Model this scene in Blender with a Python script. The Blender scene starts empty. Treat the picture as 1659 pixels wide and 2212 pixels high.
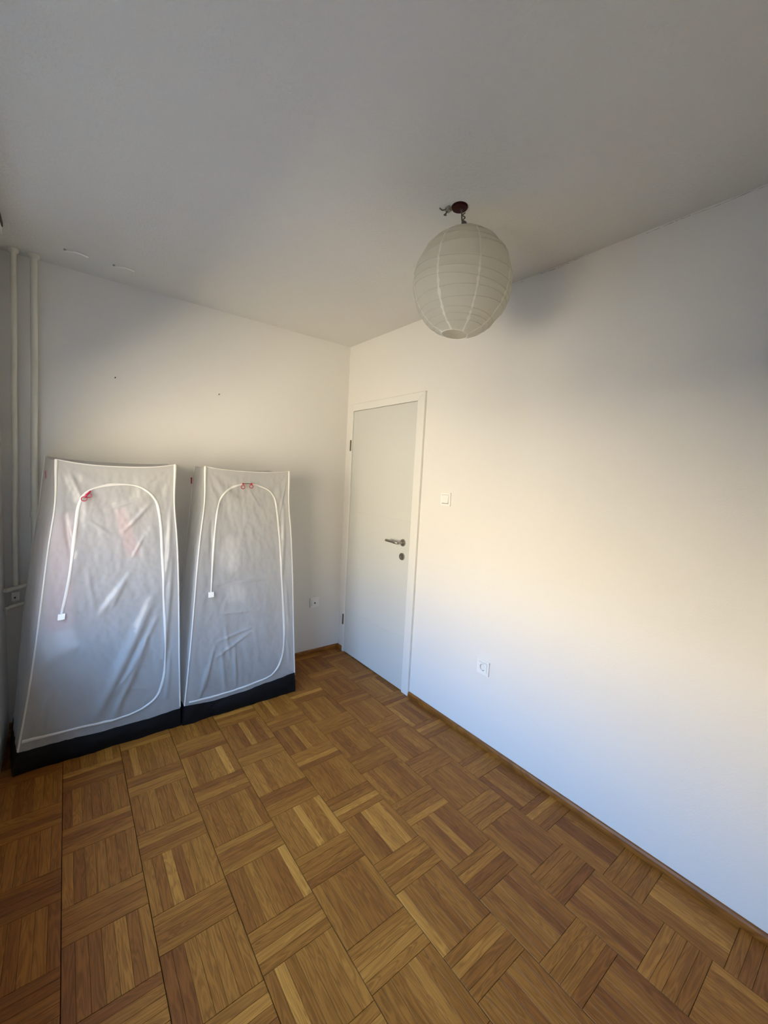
import bpy, bmesh, math, random
from mathutils import Vector, Matrix, noise

random.seed(7)
SC = bpy.context.scene
COL = SC.collection
V = Vector

# ------------------------------------------------------------------ camera
FPX = 882.35                                   # focal length in pixels of a 1659 px wide frame
CAM = V((-1.8448, -2.9164, 1.4956))
YAW, PITCH, ROLL = 0.6635, -0.0883, 0.0524
fwd = V((math.sin(YAW) * math.cos(PITCH), math.cos(YAW) * math.cos(PITCH), math.sin(PITCH)))
rgt = V((math.cos(YAW), -math.sin(YAW), 0))
upv = rgt.cross(fwd)
r2 = math.cos(ROLL) * rgt + math.sin(ROLL) * upv
u2 = -math.sin(ROLL) * rgt + math.cos(ROLL) * upv
cam_d = bpy.data.cameras.new('camera')
cam_d.sensor_fit = 'HORIZONTAL'
cam_d.sensor_width = 36.0
cam_d.lens = FPX / 1659.0 * 36.0
cam_d.clip_start = 0.02
cam = bpy.data.objects.new('camera', cam_d)
cam.matrix_world = Matrix((
    (r2.x, u2.x, -fwd.x, CAM.x), (r2.y, u2.y, -fwd.y, CAM.y), (r2.z, u2.z, -fwd.z, CAM.z), (0, 0, 0, 1)))
COL.objects.link(cam)
SC.camera = cam

# ------------------------------------------------------------------ room measures (metres)
H = 2.523          # ceiling
W = 2.11           # wall_left at x = -W, wall_right at x = 0
YF = -3.40         # wall behind the camera, wall_back at y = 0
WIN_Y0, WIN_Y1 = -2.45, -0.70
WIN_Z0, WIN_Z1 = 0.74, 1.80
WALL_T = 0.22

# ------------------------------------------------------------------ daylight
wd = bpy.data.worlds.new('daylight')
SC.world = wd
wd.use_nodes = True
nt = wd.node_tree
nt.nodes.clear()
o_ = nt.nodes.new('ShaderNodeOutputWorld')
bg = nt.nodes.new('ShaderNodeBackground')
tc = nt.nodes.new('ShaderNodeTexCoord')
sx = nt.nodes.new('ShaderNodeSeparateXYZ')
mr = nt.nodes.new('ShaderNodeMapRange')
mr.interpolation_type = 'SMOOTHSTEP'
mr.inputs['From Min'].default_value = 0.18
mr.inputs['From Max'].default_value = 0.42
mx = nt.nodes.new('ShaderNodeMix')
mx.data_type = 'RGBA'
mx.inputs[6].default_value = (1.0, 0.865, 0.645, 1)      # sunlit ground and houses
mx.inputs[7].default_value = (0.42, 0.76, 1.36, 1)      # clear sky
nt.links.new(tc.outputs['Generated'], sx.inputs[0])
nt.links.new(sx.outputs['Z'], mr.inputs['Value'])
nt.links.new(mr.outputs[0], mx.inputs[0])
nt.links.new(mx.outputs[2], bg.inputs['Color'])
bg.inputs['Strength'].default_value = 15.4
nt.links.new(bg.outputs[0], o_.inputs[0])

pl = bpy.data.lights.new('window_portal', 'AREA')      # guides sampling of the daylight through the window
pl.shape = 'RECTANGLE'
pl.size = WIN_Y1 - WIN_Y0
pl.size_y = WIN_Z1 - WIN_Z0
pl.cycles.is_portal = True
po = bpy.data.objects.new('window_portal', pl)
po.location = (-W - 0.005, (WIN_Y0 + WIN_Y1) / 2, (WIN_Z0 + WIN_Z1) / 2)
po.rotation_euler = V((1, 0, 0)).to_track_quat('-Z', 'Z').to_euler()
COL.objects.link(po)

SC.cycles.max_bounces = 8
SC.cycles.transparent_max_bounces = 8
SC.cycles.caustics_reflective = False
SC.cycles.caustics_refractive = False
SC.cycles.adaptive_threshold = 0.02
SC.view_settings.view_transform = 'Standard'
SC.view_settings.look = 'None'
SC.view_settings.gamma = 1.0
SC.view_settings.use_curve_mapping = False
SC.view_settings.exposure = 0.0

# ------------------------------------------------------------------ helpers
def obj(name, verts, faces, mat=None, parent=None, smooth=False, uv=None, org=None):
    me = bpy.data.meshes.new(name)
    if org is not None:
        verts = [(v[0] - org[0], v[1] - org[1], v[2] - org[2]) for v in verts]
    me.from_pydata([tuple(v) for v in verts], [], faces)
    if mat:
        me.materials.append(mat)
    if smooth:
        for p in me.polygons:
            p.use_smooth = True
    if uv:
        l = me.uv_layers.new(name='UVMap')
        for p in me.polygons:
            for li in p.loop_indices:
                l.data[li].uv = uv[me.loops[li].vertex_index]
    me.update()
    o = bpy.data.objects.new(name, me)
    COL.objects.link(o)
    if parent:
        o.parent = parent
    return o

def empty(name, loc=(0, 0, 0)):
    o = bpy.data.objects.new(name, None)
    o.empty_display_size = 0.05
    o.location = loc
    COL.objects.link(o)
    return o

def tag(o, label, cat, group=None, kind=None):
    o['label'] = label
    o['category'] = cat
    if group:
        o['group'] = group
    if kind:
        o['kind'] = kind
    return o

class MB:
    def __init__(s):
        s.v, s.f = [], []
    def add(s, vs, fs):
        b = len(s.v)
        s.v += [tuple(v) for v in vs]
        s.f += [tuple(i + b for i in f) for f in fs]
        return s
    def box(s, x0, x1, y0, y1, z0, z1, b=0.0):
        if b <= 0:
            vs = [(x, y, z) for x in (x0, x1) for y in (y0, y1) for z in (z0, z1)]
            fs = [(0, 1, 3, 2), (4, 6, 7, 5), (0, 4, 5, 1), (2, 3, 7, 6), (0, 2, 6, 4), (1, 5, 7, 3)]
            return s.add(vs, fs)
        bm = bmesh.new()
        bmesh.ops.create_cube(bm, size=1.0)
        for v in bm.verts:
            v.co = V(((x0 + x1) / 2 + v.co.x * (x1 - x0), (y0 + y1) / 2 + v.co.y * (y1 - y0), (z0 + z1) / 2 + v.co.z * (z1 - z0)))
        bmesh.ops.bevel(bm, geom=bm.edges[:], offset=b, segments=2, affect='EDGES', profile=0.6)
        bm.verts.index_update()
        vs = [tuple(v.co) for v in bm.verts]
        fs = [tuple(v.index for v in f.verts) for f in bm.faces]
        bm.free()
        return s.add(vs, fs)
    def tube(s, pts, r, n=10, caps=True):
        pts = [V(p) for p in pts]
        rr = r if isinstance(r, (list, tuple)) else [r] * len(pts)
        up = None
        rings = []
        for i, p in enumerate(pts):
            a = pts[max(0, i - 1)]; c = pts[min(len(pts) - 1, i + 1)]
            t = (c - a).normalized()
            if up is None:
                up = V((0, 0, 1)) if abs(t.z) < 0.9 else V((1, 0, 0))
            e = t.cross(up)
            if e.length < 1e-6:
                e = t.orthogonal()
            e.normalize()
            up = e.cross(t).normalized()
            rings.append([p + (e * math.cos(2 * math.pi * k / n) + up * math.sin(2 * math.pi * k / n)) * rr[i] for k in range(n)])
        vs = [q for ring in rings for q in ring]
        fs = []
        for i in range(len(pts) - 1):
            for k in range(n):
                fs.append((i * n + k, i * n + (k + 1) % n, (i + 1) * n + (k + 1) % n, (i + 1) * n + k))
        if caps:
            fs.append(tuple(range(n))[::-1])
            fs.append(tuple((len(pts) - 1) * n + k for k in range(n)))
        return s.add(vs, fs)
    def lathe(s, prof, o, axis, n=24):
        """prof: (radius, height along axis)"""
        o = V(o); ax = V(axis).normalized(); e = ax.orthogonal().normalized(); g = ax.cross(e)
        vs = [o + ax * h + (e * math.cos(2 * math.pi * k / n) + g * math.sin(2 * math.pi * k / n)) * r for r, h in prof for k in range(n)]
        fs = []
        for i in range(len(prof) - 1):
            for k in range(n):
                fs.append((i * n + k, i * n + (k + 1) % n, (i + 1) * n + (k + 1) % n, (i + 1) * n + k))
        fs.append(tuple(range(n))[::-1])
        fs.append(tuple((len(prof) - 1) * n + k for k in range(n)))
        return s.add(vs, fs)
    def build(s, name, mat, parent=None, smooth=False, org=None):
        o = obj(name, s.v, s.f, mat, parent, smooth, org=org)
        bm = bmesh.new(); bm.from_mesh(o.data)
        bmesh.ops.recalc_face_normals(bm, faces=bm.faces[:])
        bm.to_mesh(o.data); bm.free()
        if smooth:
            o.data.set_sharp_from_angle(angle=math.radians(40))
        return o

def spline(pts, per=8):
    """Catmull-Rom through points (any dimension)."""
    out = []
    P = [pts[0]] + list(pts) + [pts[-1]]
    for i in range(1, len(P) - 2):
        for k in range(per):
            t = k / per
            out.append(tuple(0.5 * ((2 * b) + (-a + c) * t + (2 * a - 5 * b + 4 * c - d) * t * t + (-a + 3 * b - 3 * c + d) * t ** 3)
                             for a, b, c, d in zip(P[i - 1], P[i], P[i + 1], P[i + 2])))
    out.append(tuple(pts[-1]))
    return out

# ------------------------------------------------------------------ materials
def mat_new(name):
    m = bpy.data.materials.new(name)
    m.use_nodes = True
    t = m.node_tree
    b = t.nodes['Principled BSDF']
    return m, t, b

def N(t, kind, **kw):
    n = t.nodes.new(kind)
    for k, v in kw.items():
        setattr(n, k, v)
    return n

def plain(name, col, rough=0.5, metal=0.0, spec=0.5, var=0.06, scale=30.0, bump=0.0, bscale=200.0):
    """paint-like material with a little uneven tone and fine relief"""
    m, t, b = mat_new(name)
    b.inputs['Roughness'].default_value = rough
    b.inputs['Metallic'].default_value = metal
    b.inputs['Specular IOR Level'].default_value = spec
    tcn = N(t, 'ShaderNodeTexCoord')
    nz = N(t, 'ShaderNodeTexNoise')
    nz.inputs['Scale'].default_value = scale
    nz.inputs['Detail'].default_value = 4
    t.links.new(tcn.outputs['Object'], nz.inputs['Vector'])
    mxn = N(t, 'ShaderNodeMix', data_type='RGBA')
    mxn.inputs[6].default_value = tuple(c * (1 - var) for c in col) + (1,)
    mxn.inputs[7].default_value = tuple(min(1, c * (1 + var)) for c in col) + (1,)
    t.links.new(nz.outputs['Fac'], mxn.inputs[0])
    t.links.new(mxn.outputs[2], b.inputs['Base Color'])
    if bump > 0:
        n2 = N(t, 'ShaderNodeTexNoise')
        n2.inputs['Scale'].default_value = bscale
        n2.inputs['Detail'].default_value = 3
        bp = N(t, 'ShaderNodeBump')
        bp.inputs['Strength'].default_value = bump
        bp.inputs['Distance'].default_value = 0.002
        t.links.new(tcn.outputs['Object'], n2.inputs['Vector'])
        t.links.new(n2.outputs['Fac'], bp.inputs['Height'])
        t.links.new(bp.outputs[0], b.inputs['Normal'])
    return m

M_WALL = plain('wall_paint', (0.745, 0.73, 0.695), 0.85, spec=0.25, var=0.015, scale=2.2, bump=0.25, bscale=160)
M_CEIL = plain('ceiling_paint', (0.67, 0.66, 0.625), 0.9, spec=0.2, var=0.02, scale=1.6, bump=1.0, bscale=90)
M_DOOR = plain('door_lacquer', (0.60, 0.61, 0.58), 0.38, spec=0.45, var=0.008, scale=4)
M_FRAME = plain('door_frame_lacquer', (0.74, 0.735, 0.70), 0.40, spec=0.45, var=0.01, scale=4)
M_STEEL = plain('brushed_steel', (0.42, 0.40, 0.36), 0.34, metal=1.0, var=0.05, scale=60)
M_DARKSTEEL = plain('dark_steel', (0.16, 0.14, 0.10), 0.45, metal=0.6, var=0.1)
M_PLASTIC = plain('white_plastic', (0.82, 0.82, 0.79), 0.32, var=0.01)
M_DARK = plain('dark_hole', (0.03, 0.028, 0.025), 0.7)
M_GREYPIN = plain('socket_grey', (0.30, 0.30, 0.28), 0.5)
M_PIPE = plain('pipe_paint', (0.66, 0.65, 0.58), 0.5, var=0.05, scale=14, bump=0.2, bscale=60)
M_RED = plain('red_plastic', (0.030, 0.0012, 0.002), 0.6, spec=0.15)
M_REDZIP = plain('red_zip_plastic', (0.36, 0.010, 0.035), 0.35)
M_WIRE = plain('grey_wire', (0.10, 0.09, 0.07), 0.5)
M_RIB = plain('rib_wire', (0.58, 0.55, 0.47), 0.6)
M_CHAR = plain('charcoal_nylon', (0.006, 0.006, 0.0065), 0.55, spec=0.14, var=0.25, scale=20, bump=0.3, bscale=80)
M_TAPE = plain('zip_tape', (0.80, 0.79, 0.74), 0.45, var=0.03, bump=0.25, bscale=120)
M_NAIL = plain('nail_steel', (0.08, 0.075, 0.07), 0.5, metal=0.5)

def wood_group():
    g = bpy.data.node_groups.new('oak_grain', 'ShaderNodeTree')
    g.interface.new_socket('Vector', in_out='INPUT', socket_type='NodeSocketVector')
    g.interface.new_socket('Tone', in_out='INPUT', socket_type='NodeSocketFloat')
    g.interface.new_socket('Color', in_out='OUTPUT', socket_type='NodeSocketColor')
    g.interface.new_socket('Height', in_out='OUTPUT', socket_type='NodeSocketFloat')
    gi = N(g, 'NodeGroupInput'); go = N(g, 'NodeGroupOutput')
    # offset the pattern by tone so that no two strips repeat
    mul = N(g, 'ShaderNodeMath', operation='MULTIPLY'); mul.inputs[1].default_value = 37.7
    g.links.new(gi.outputs['Tone'], mul.inputs[0])
    cmb = N(g, 'ShaderNodeCombineXYZ')
    for k in range(3):
        g.links.new(mul.outputs[0], cmb.inputs[k])
    add = N(g, 'ShaderNodeVectorMath', operation='ADD')
    g.links.new(gi.outputs['Vector'], add.inputs[0])
    g.links.new(cmb.outputs[0], add.inputs[1])
    # long fibres
    mp = N(g, 'ShaderNodeMapping'); mp.inputs['Scale'].default_value = (9, 190, 9)
    g.links.new(add.outputs[0], mp.inputs['Vector'])
    n1 = N(g, 'ShaderNodeTexNoise'); n1.inputs['Scale'].default_value = 1.0; n1.inputs['Detail'].default_value = 5; n1.inputs['Distortion'].default_value = 0.6
    g.links.new(mp.outputs[0], n1.inputs['Vector'])
    # cathedral figure
    mp2 = N(g, 'ShaderNodeMapping'); mp2.inputs['Scale'].default_value = (3.2, 34, 3)
    g.links.new(add.outputs[0], mp2.inputs['Vector'])
    wv = N(g, 'ShaderNodeTexNoise'); wv.inputs['Scale'].default_value = 1.0; wv.inputs['Detail'].default_value = 1.5; wv.inputs['Distortion'].default_value = 1.2
    g.links.new(mp2.outputs[0], wv.inputs['Vector'])
    wm = N(g, 'ShaderNodeMath', operation='MULTIPLY'); wm.inputs[1].default_value = 44.0
    g.links.new(wv.outputs['Fac'], wm.inputs[0])
    ws = N(g, 'ShaderNodeMath', operation='SINE')
    g.links.new(wm.outputs[0], ws.inputs[0])
    wr = N(g, 'ShaderNodeMapRange'); wr.inputs[1].default_value = -1; wr.inputs[2].default_value = 1
    g.links.new(ws.outputs[0], wr.inputs[0])
    mixf = N(g, 'ShaderNodeMix', data_type='FLOAT'); mixf.inputs[0].default_value = 0.34
    g.links.new(n1.outputs['Fac'], mixf.inputs[2]); g.links.new(wr.outputs[0], mixf.inputs[3])
    # base tone of the strip: from reddish brown to pale honey
    rp = N(g, 'ShaderNodeValToRGB')
    e = rp.color_ramp.elements
    e[0].position = 0.0; e[0].color = (0.207, 0.068, 0.0120, 1)
    e[1].position = 1.0; e[1].color = (0.458, 0.201, 0.0361, 1)
    for pos, c in ((0.22, (0.242, 0.086, 0.0139)), (0.5, (0.286, 0.110, 0.0174)), (0.8, (0.339, 0.137, 0.0229))):
        k = e.new(pos); k.color = c + (1,)
    g.links.new(gi.outputs['Tone'], rp.inputs[0])
    dk = N(g, 'ShaderNodeMix', data_type='RGBA', blend_type='MULTIPLY'); dk.inputs[0].default_value = 1.0
    gr = N(g, 'ShaderNodeValToRGB')
    ge = gr.color_ramp.elements
    ge[0].position = 0.25; ge[0].color = (0.66, 0.61, 0.54, 1)
    ge[1].position = 0.72; ge[1].color = (1.08, 1.08, 1.06, 1)
    g.links.new(mixf.outputs[0], gr.inputs[0])
    g.links.new(rp.outputs[0], dk.inputs[6]); g.links.new(gr.outputs[0], dk.inputs[7])
    g.links.new(dk.outputs[2], go.inputs['Color'])
    g.links.new(mixf.outputs[0], go.inputs['Height'])
    return g

G_OAK = wood_group()

def wood(name, source):
    """source 'object': tone from the object's colour; 'attr': tone from a mesh attribute; 'plain': one long board"""
    m, t, b = mat_new(name)
    gn = N(t, 'ShaderNodeGroup'); gn.node_tree = G_OAK
    if source == 'attr':
        uvn = N(t, 'ShaderNodeUVMap'); uvn.uv_map = 'UVMap'
        at = N(t, 'ShaderNodeAttribute'); at.attribute_name = 'tone'
        t.links.new(uvn.outputs[0], gn.inputs['Vector'])
        t.links.new(at.outputs['Fac'], gn.inputs['Tone'])
    else:
        tcn = N(t, 'ShaderNodeTexCoord')
        t.links.new(tcn.outputs['Object'], gn.inputs['Vector'])
        if source == 'object':
            oi = N(t, 'ShaderNodeObjectInfo')
            sp = N(t, 'ShaderNodeSeparateColor')
            t.links.new(oi.outputs['Color'], sp.inputs[0])
            t.links.new(sp.outputs[0], gn.inputs['Tone'])
        else:
            gn.inputs['Tone'].default_value = 0.30
    t.links.new(gn.outputs['Color'], b.inputs['Base Color'])
    bp = N(t, 'ShaderNodeBump'); bp.inputs['Strength'].default_value = 0.12; bp.inputs['Distance'].default_value = 0.001
    t.links.new(gn.outputs['Height'], bp.inputs['Height'])
    t.links.new(bp.outputs[0], b.inputs['Normal'])
    b.inputs['Roughness'].default_value = 0.42
    b.inputs['Specular IOR Level'].default_value = 0.25
    return m

M_OAK_OBJ = wood('parquet_oak', 'object')
M_OAK_ATTR = wood('parquet_oak_joined', 'attr')
M_OAK_BOARD = wood('baseboard_oak', 'plain')

def sheet(name, col, transparent, translucent, rough=0.35, spec=0.5, bump=0.0, bscale=50.0, var=0.03):
    """thin see-through fabric or paper"""
    m, t, b = mat_new(name)
    b.inputs['Roughness'].default_value = rough
    b.inputs['Specular IOR Level'].default_value = spec
    tcn = N(t, 'ShaderNodeTexCoord')
    nz = N(t, 'ShaderNodeTexNoise'); nz.inputs['Scale'].default_value = 12; nz.inputs['Detail'].default_value = 5
    t.links.new(tcn.outputs['Object'], nz.inputs['Vector'])
    c = N(t, 'ShaderNodeMix', data_type='RGBA')
    c.inputs[6].default_value = tuple(k * (1 - var) for k in col) + (1,)
    c.inputs[7].default_value = tuple(min(1, k * (1 + var)) for k in col) + (1,)
    t.links.new(nz.outputs['Fac'], c.inputs[0])
    t.links.new(c.outputs[2], b.inputs['Base Color'])
    tl = N(t, 'ShaderNodeBsdfTranslucent')
    t.links.new(c.outputs[2], tl.inputs['Color'])
    tr = N(t, 'ShaderNodeBsdfTransparent')
    m1 = N(t, 'ShaderNodeMixShader'); m1.inputs[0].default_value = translucent
    m2 = N(t, 'ShaderNodeMixShader'); m2.inputs[0].default_value = transparent
    t.links.new(b.outputs[0], m1.inputs[1]); t.links.new(tl.outputs[0], m1.inputs[2])
    t.links.new(m1.outputs[0], m2.inputs[1]); t.links.new(tr.outputs[0], m2.inputs[2])
    t.links.new(m2.outputs[0], t.nodes['Material Output'].inputs['Surface'])
    if bump:
        n2 = N(t, 'ShaderNodeTexNoise'); n2.inputs['Scale'].default_value = bscale; n2.inputs['Detail'].default_value = 3; n2.inputs['Distortion'].default_value = 1.0
        bp = N(t, 'ShaderNodeBump'); bp.inputs['Strength'].default_value = bump; bp.inputs['Distance'].default_value = 0.004
        t.links.new(tcn.outputs['Object'], n2.inputs['Vector'])
        t.links.new(n2.outputs['Fac'], bp.inputs['Height'])
        t.links.new(bp.outputs[0], b.inputs['Normal'])
    return m

M_COVER = sheet('translucent_nylon', (0.69, 0.69, 0.68), 0.24, 0.50, 0.20, 0.70, 0.45, 20)
M_PAPER = sheet('lantern_paper', (0.80, 0.78, 0.69), 0.03, 0.50, 0.7, 0.2, 0.2, 60)

# ------------------------------------------------------------------ room shell
def struct(o, label, cat):
    return tag(o, label, cat, kind='structure')

T = 0.2
floor = MB().box(-W - T, T, YF - T, T, -0.20, -0.009).build('floor', plain('subfloor', (0.05, 0.028, 0.014), 0.9))
struct(floor, 'oak mosaic parquet floor of squares and cross bands', 'floor')
ceil = MB().box(-W - T, T, YF - T, T, H, H + 0.2).build('ceiling', M_CEIL)
struct(ceil, 'white rough-plastered ceiling', 'ceiling')
w = MB().box(-W - T, T, 0, T, -0.009, H).build('wall_back', M_WALL)
struct(w, 'white painted wall behind the two fabric wardrobes', 'wall')
w = MB().box(-W - T, T, YF - T, YF, -0.009, H).build('wall_front', M_WALL)
struct(w, 'white painted wall opposite the wardrobes', 'wall')
# right wall with the door opening
DY0, DY1, DZ = -0.886, -0.108, 2.004
m = MB()
m.box(0, T, YF, DY0, -0.009, H)
m.box(0, T, DY1, 0, -0.009, H)
m.box(0, T, DY0, DY1, DZ, H)
m.box(0.10, T, DY0, DY1, -0.009, DZ)
w = m.build('wall_right', M_WALL)
struct(w, 'long white painted wall with the door, switch and socket', 'wall')
# left wall with the window opening
m = MB()
m.box(-W - WALL_T, -W, YF, WIN_Y0, -0.009, H)
m.box(-W - WALL_T, -W, WIN_Y1, 0, -0.009, H)
m.box(-W - WALL_T, -W, WIN_Y0, WIN_Y1, -0.009, WIN_Z0)
m.box(-W - WALL_T, -W, WIN_Y0, WIN_Y1, WIN_Z1, H)
w = m.build('wall_left', M_WALL)
struct(w, 'white painted window wall at the left edge', 'wall')
win = empty('window_1', (-W - 0.12, (WIN_Y0 + WIN_Y1) / 2, WIN_Z0))
struct(win, 'white window in the left wall beside the camera', 'window')
g_ = win.location.copy()
m = MB()
fx0, fx1 = -W - 0.16, -W - 0.10
m.box(fx0, fx1, WIN_Y0, WIN_Y0 + 0.05, WIN_Z0, WIN_Z1)
m.box(fx0, fx1, WIN_Y1 - 0.05, WIN_Y1, WIN_Z0, WIN_Z1)
m.box(fx0, fx1, WIN_Y0 + 0.05, WIN_Y1 - 0.05, WIN_Z0, WIN_Z0 + 0.05)
m.box(fx0, fx1, WIN_Y0 + 0.05, WIN_Y1 - 0.05, WIN_Z1 - 0.05, WIN_Z1)
m.build('window_frame', M_FRAME, win, org=g_)
MB().box(fx0, fx1, (WIN_Y0 + WIN_Y1) / 2 - 0.03, (WIN_Y0 + WIN_Y1) / 2 + 0.03, WIN_Z0 + 0.05, WIN_Z1 - 0.05).build('mullion', M_FRAME, win, org=g_)
gm, gt, gb = mat_new('window_glass')
gtr = N(gt, 'ShaderNodeBsdfTransparent'); ggl = N(gt, 'ShaderNodeBsdfGlossy'); ggl.inputs['Roughness'].default_value = 0.02
gmx = N(gt, 'ShaderNodeMixShader'); gmx.inputs[0].default_value = 0.05
gt.links.new(gtr.outputs[0], gmx.inputs[1]); gt.links.new(ggl.outputs[0], gmx.inputs[2])
gt.links.new(gmx.outputs[0], gt.nodes['Material Output'].inputs['Surface'])
ym = (WIN_Y0 + WIN_Y1) / 2
for a, b in ((WIN_Y0 + 0.05, ym - 0.03), (ym + 0.03, WIN_Y1 - 0.05)):
    obj('pane', [(-W - 0.13, a, WIN_Z0 + 0.05), (-W - 0.13, b, WIN_Z0 + 0.05), (-W - 0.13, b, WIN_Z1 - 0.05), (-W - 0.13, a, WIN_Z1 - 0.05)], [(0, 1, 2, 3)], gm, win, org=g_)
MB().box(-W - 0.10, -W + 0.03, WIN_Y0 - 0.03, WIN_Y1 + 0.03, WIN_Z0 - 0.03, WIN_Z0 - 0.001, 0.004).build('window_sill', M_FRAME, win, org=g_)

# unseen ground slab, added and notched to block steep light from below
st = MB().box(-W - WALL_T - 17.0, -W - WALL_T, -5, 25, -6.2, -6.0).box(-W - WALL_T - 8.5, -W - WALL_T, -40, -5, -6.2, -6.0).build('street_blocker', plain('asphalt', (0.06, 0.06, 0.065), 0.9))
struct(st, 'added dark asphalt slab below the window, unseen, blocks steep light', 'street_blocker')

wg = MB().box(-W - WALL_T - 16.0, -W - WALL_T - 0.8, -1.0, 14.0, -6.0, 0.35).build('low_light_blocker', plain('blocker_dark', (0.10, 0.095, 0.09), 0.9))  # added unseen block, keeps ground light from one side out of the window
struct(wg, 'added low dark block beyond the window, unseen, cuts off low light', 'light blocker')

# hairline crack between ceiling and right wall
rc = random.Random(11)
vs, fs = [], []
yy = -1.35
while yy > -2.75:
    run = rc.uniform(0.03, 0.16)
    n0 = 0
    if rc.random() < 0.6:
        k = 0
        a = yy
        while a > yy - run:
            wz = rc.uniform(0.0001, 0.0009)
            zc = H - 0.004 - 0.004 * (0.5 + 0.5 * math.sin(a * 31)) - rc.uniform(0, 0.0012)
            b0 = len(vs)
            vs += [(-0.0006, a, zc + wz), (-0.0006, a, zc - wz)]
            if k:
                fs.append((b0 - 2, b0 - 1, b0 + 1, b0))
            k += 1
            a -= 0.012
    yy -= run
ck = obj('plaster_crack', vs, fs, plain('crack_dark', (0.20, 0.18, 0.16), 0.9), bpy.data.objects['wall_right'])
ck['label'] = 'hairline crack in the plaster under the ceiling'

# baseboards
BH, BT = 0.030, 0.0176
def board(name, pts0, label):
    """quarter-round-ish strip; pts0: (axis, a, b) along y at x=0 or along x at y=0"""
    ax, a, b = pts0
    prof = [(0, 0), (BT, 0), (BT, 0.010), (BT - 0.003, BH - 0.008), (BT - 0.008, BH), (0, BH)]
    vs, fs = [], []
    for e in (a, b):
        for d, z in prof:
            vs.append((-d, e, z) if ax == 'y' else (e, -d, z))
    n = len(prof)
    for k in range(n):
        fs.append((k, (k + 1) % n, n + (k + 1) % n, n + k))
    fs += [tuple(range(n)), tuple(range(n, 2 * n))]
    if ax == 'y':   # run the grain of the material along the board
        vs = [(y, x, z) for x, y, z in vs]
    mbb = MB().add(vs, fs)
    o = mbb.build(name, M_OAK_BOARD)
    if ax == 'y':
        o.matrix_world = Matrix(((0, 1, 0, 0), (1, 0, 0, 0), (0, 0, 1, 0), (0, 0, 0, 1)))
    return struct(o, label, 'baseboard')
board('baseboard_right', ('y', YF, -0.945), 'brown oak baseboard running along the right wall')
board('baseboard_back', ('x', -W, -BT), 'brown oak baseboard under the wardrobe wall')
board('baseboard_corner', ('y', -0.088, 0.0), 'short brown oak baseboard piece between corner and door')

# ------------------------------------------------------------------ parquet
PIT = 0.2365            # column width and side of a square
STW = PIT / 7           # strip width
BAND = STW * 4          # cross band
PER = PIT + BAND
X0 = -0.2205            # first column line
phase = [0.105, 0.313, 0.123, 0.309, 0.118, 0.265, 0.037, 0.213, 0.030]   # distance of a cross band from wall_back
strips = []             # (cx, cy, length, width, along_y)
for c in range(-1, 9):
    xr = X0 - PIT * (c - 1) if c >= 0 else 0.0
    xl = X0 - PIT * c
    if c < 0:
        continue
    xr = min(xr, -0.002) if c == 0 else xr
    xl = max(xl, -W)
    ph = phase[c] if c < len(phase) else 0.1
    n = 0
    d = ph - PER
    while d < -YF:
        # cross band
        for k in range(4):
            a, b = d + k * STW, d + (k + 1) * STW
            a2, b2 = max(a, 0.001), min(b, -YF)
            if b2 - a2 > 0.006:
                strips.append(((xl + xr) / 2, -(a2 + b2) / 2, xr - xl, b2 - a2, False))
        # square of strips that run along the wall
        a, b = d + BAND, d + PER
        a2, b2 = max(a, 0.001), min(b, -YF)
        if b2 - a2 > 0.006:
            for k in range(7):
                x1 = X0 - PIT * (c - 1) - k * STW
                xs0, xs1 = max(x1 - STW, xl) + (0.0009 if k == 6 else 0), min(x1, xr) - (0.0009 if k == 0 else 0)
                if xs1 - xs0 > 0.006:
                    strips.append(((xs0 + xs1) / 2, -(a2 + b2) / 2, b2 - a2, xs1 - xs0, True))
        d += PER

def to_px(p):
    d = V(p) - CAM
    z = d.dot(fwd)
    if z < 0.05:
        return None
    return (829.5 + FPX * d.dot(r2) / z, 1106 - FPX * d.dot(u2) / z)

def seen(s):
    cx, cy, l, wd_, al = s
    hx, hy = (wd_ / 2, l / 2) if al else (l / 2, wd_ / 2)
    q = [to_px((cx + a * hx, cy + b * hy, 0)) for a, b in ((-1, -1), (1, -1), (1, 1), (-1, 1))]
    if any(k is None for k in q):
        return 0
    ins = sum(0 <= k[0] <= 1659 and 0 <= k[1] <= 2212 for k in q) / 4
    ar = abs(sum(q[i][0] * q[(i + 1) % 4][1] - q[(i + 1) % 4][0] * q[i][1] for i in range(4))) / 2
    return ar * ins

def strip_mesh(l, wd_, g=0.0003, ch=0.0006, h=0.008):
    a, b = l / 2 - 0.0009, wd_ / 2 - g
    vs = [(x * a, y * b, z) for z in (-h, -ch) for x, y in ((-1, -1), (1, -1), (1, 1), (-1, 1))]
    vs += [(x * (a - ch), y * (b - ch), 0) for x, y in ((-1, -1), (1, -1), (1, 1), (-1, 1))]
    fs = [(8, 9, 10, 11)]
    for k in range(4):
        j = (k + 1) % 4
        fs += [(k, j, 4 + j, 4 + k), (4 + k, 4 + j, 8 + j, 8 + k)]
    return vs, fs

def tone():
    r = random.random()
    if r < 0.035:
        return random.uniform(0.84, 0.97)
    if r < 0.17:
        return random.uniform(0.0, 0.2)
    return min(1, max(0, random.gauss(0.48, 0.21)))

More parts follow.
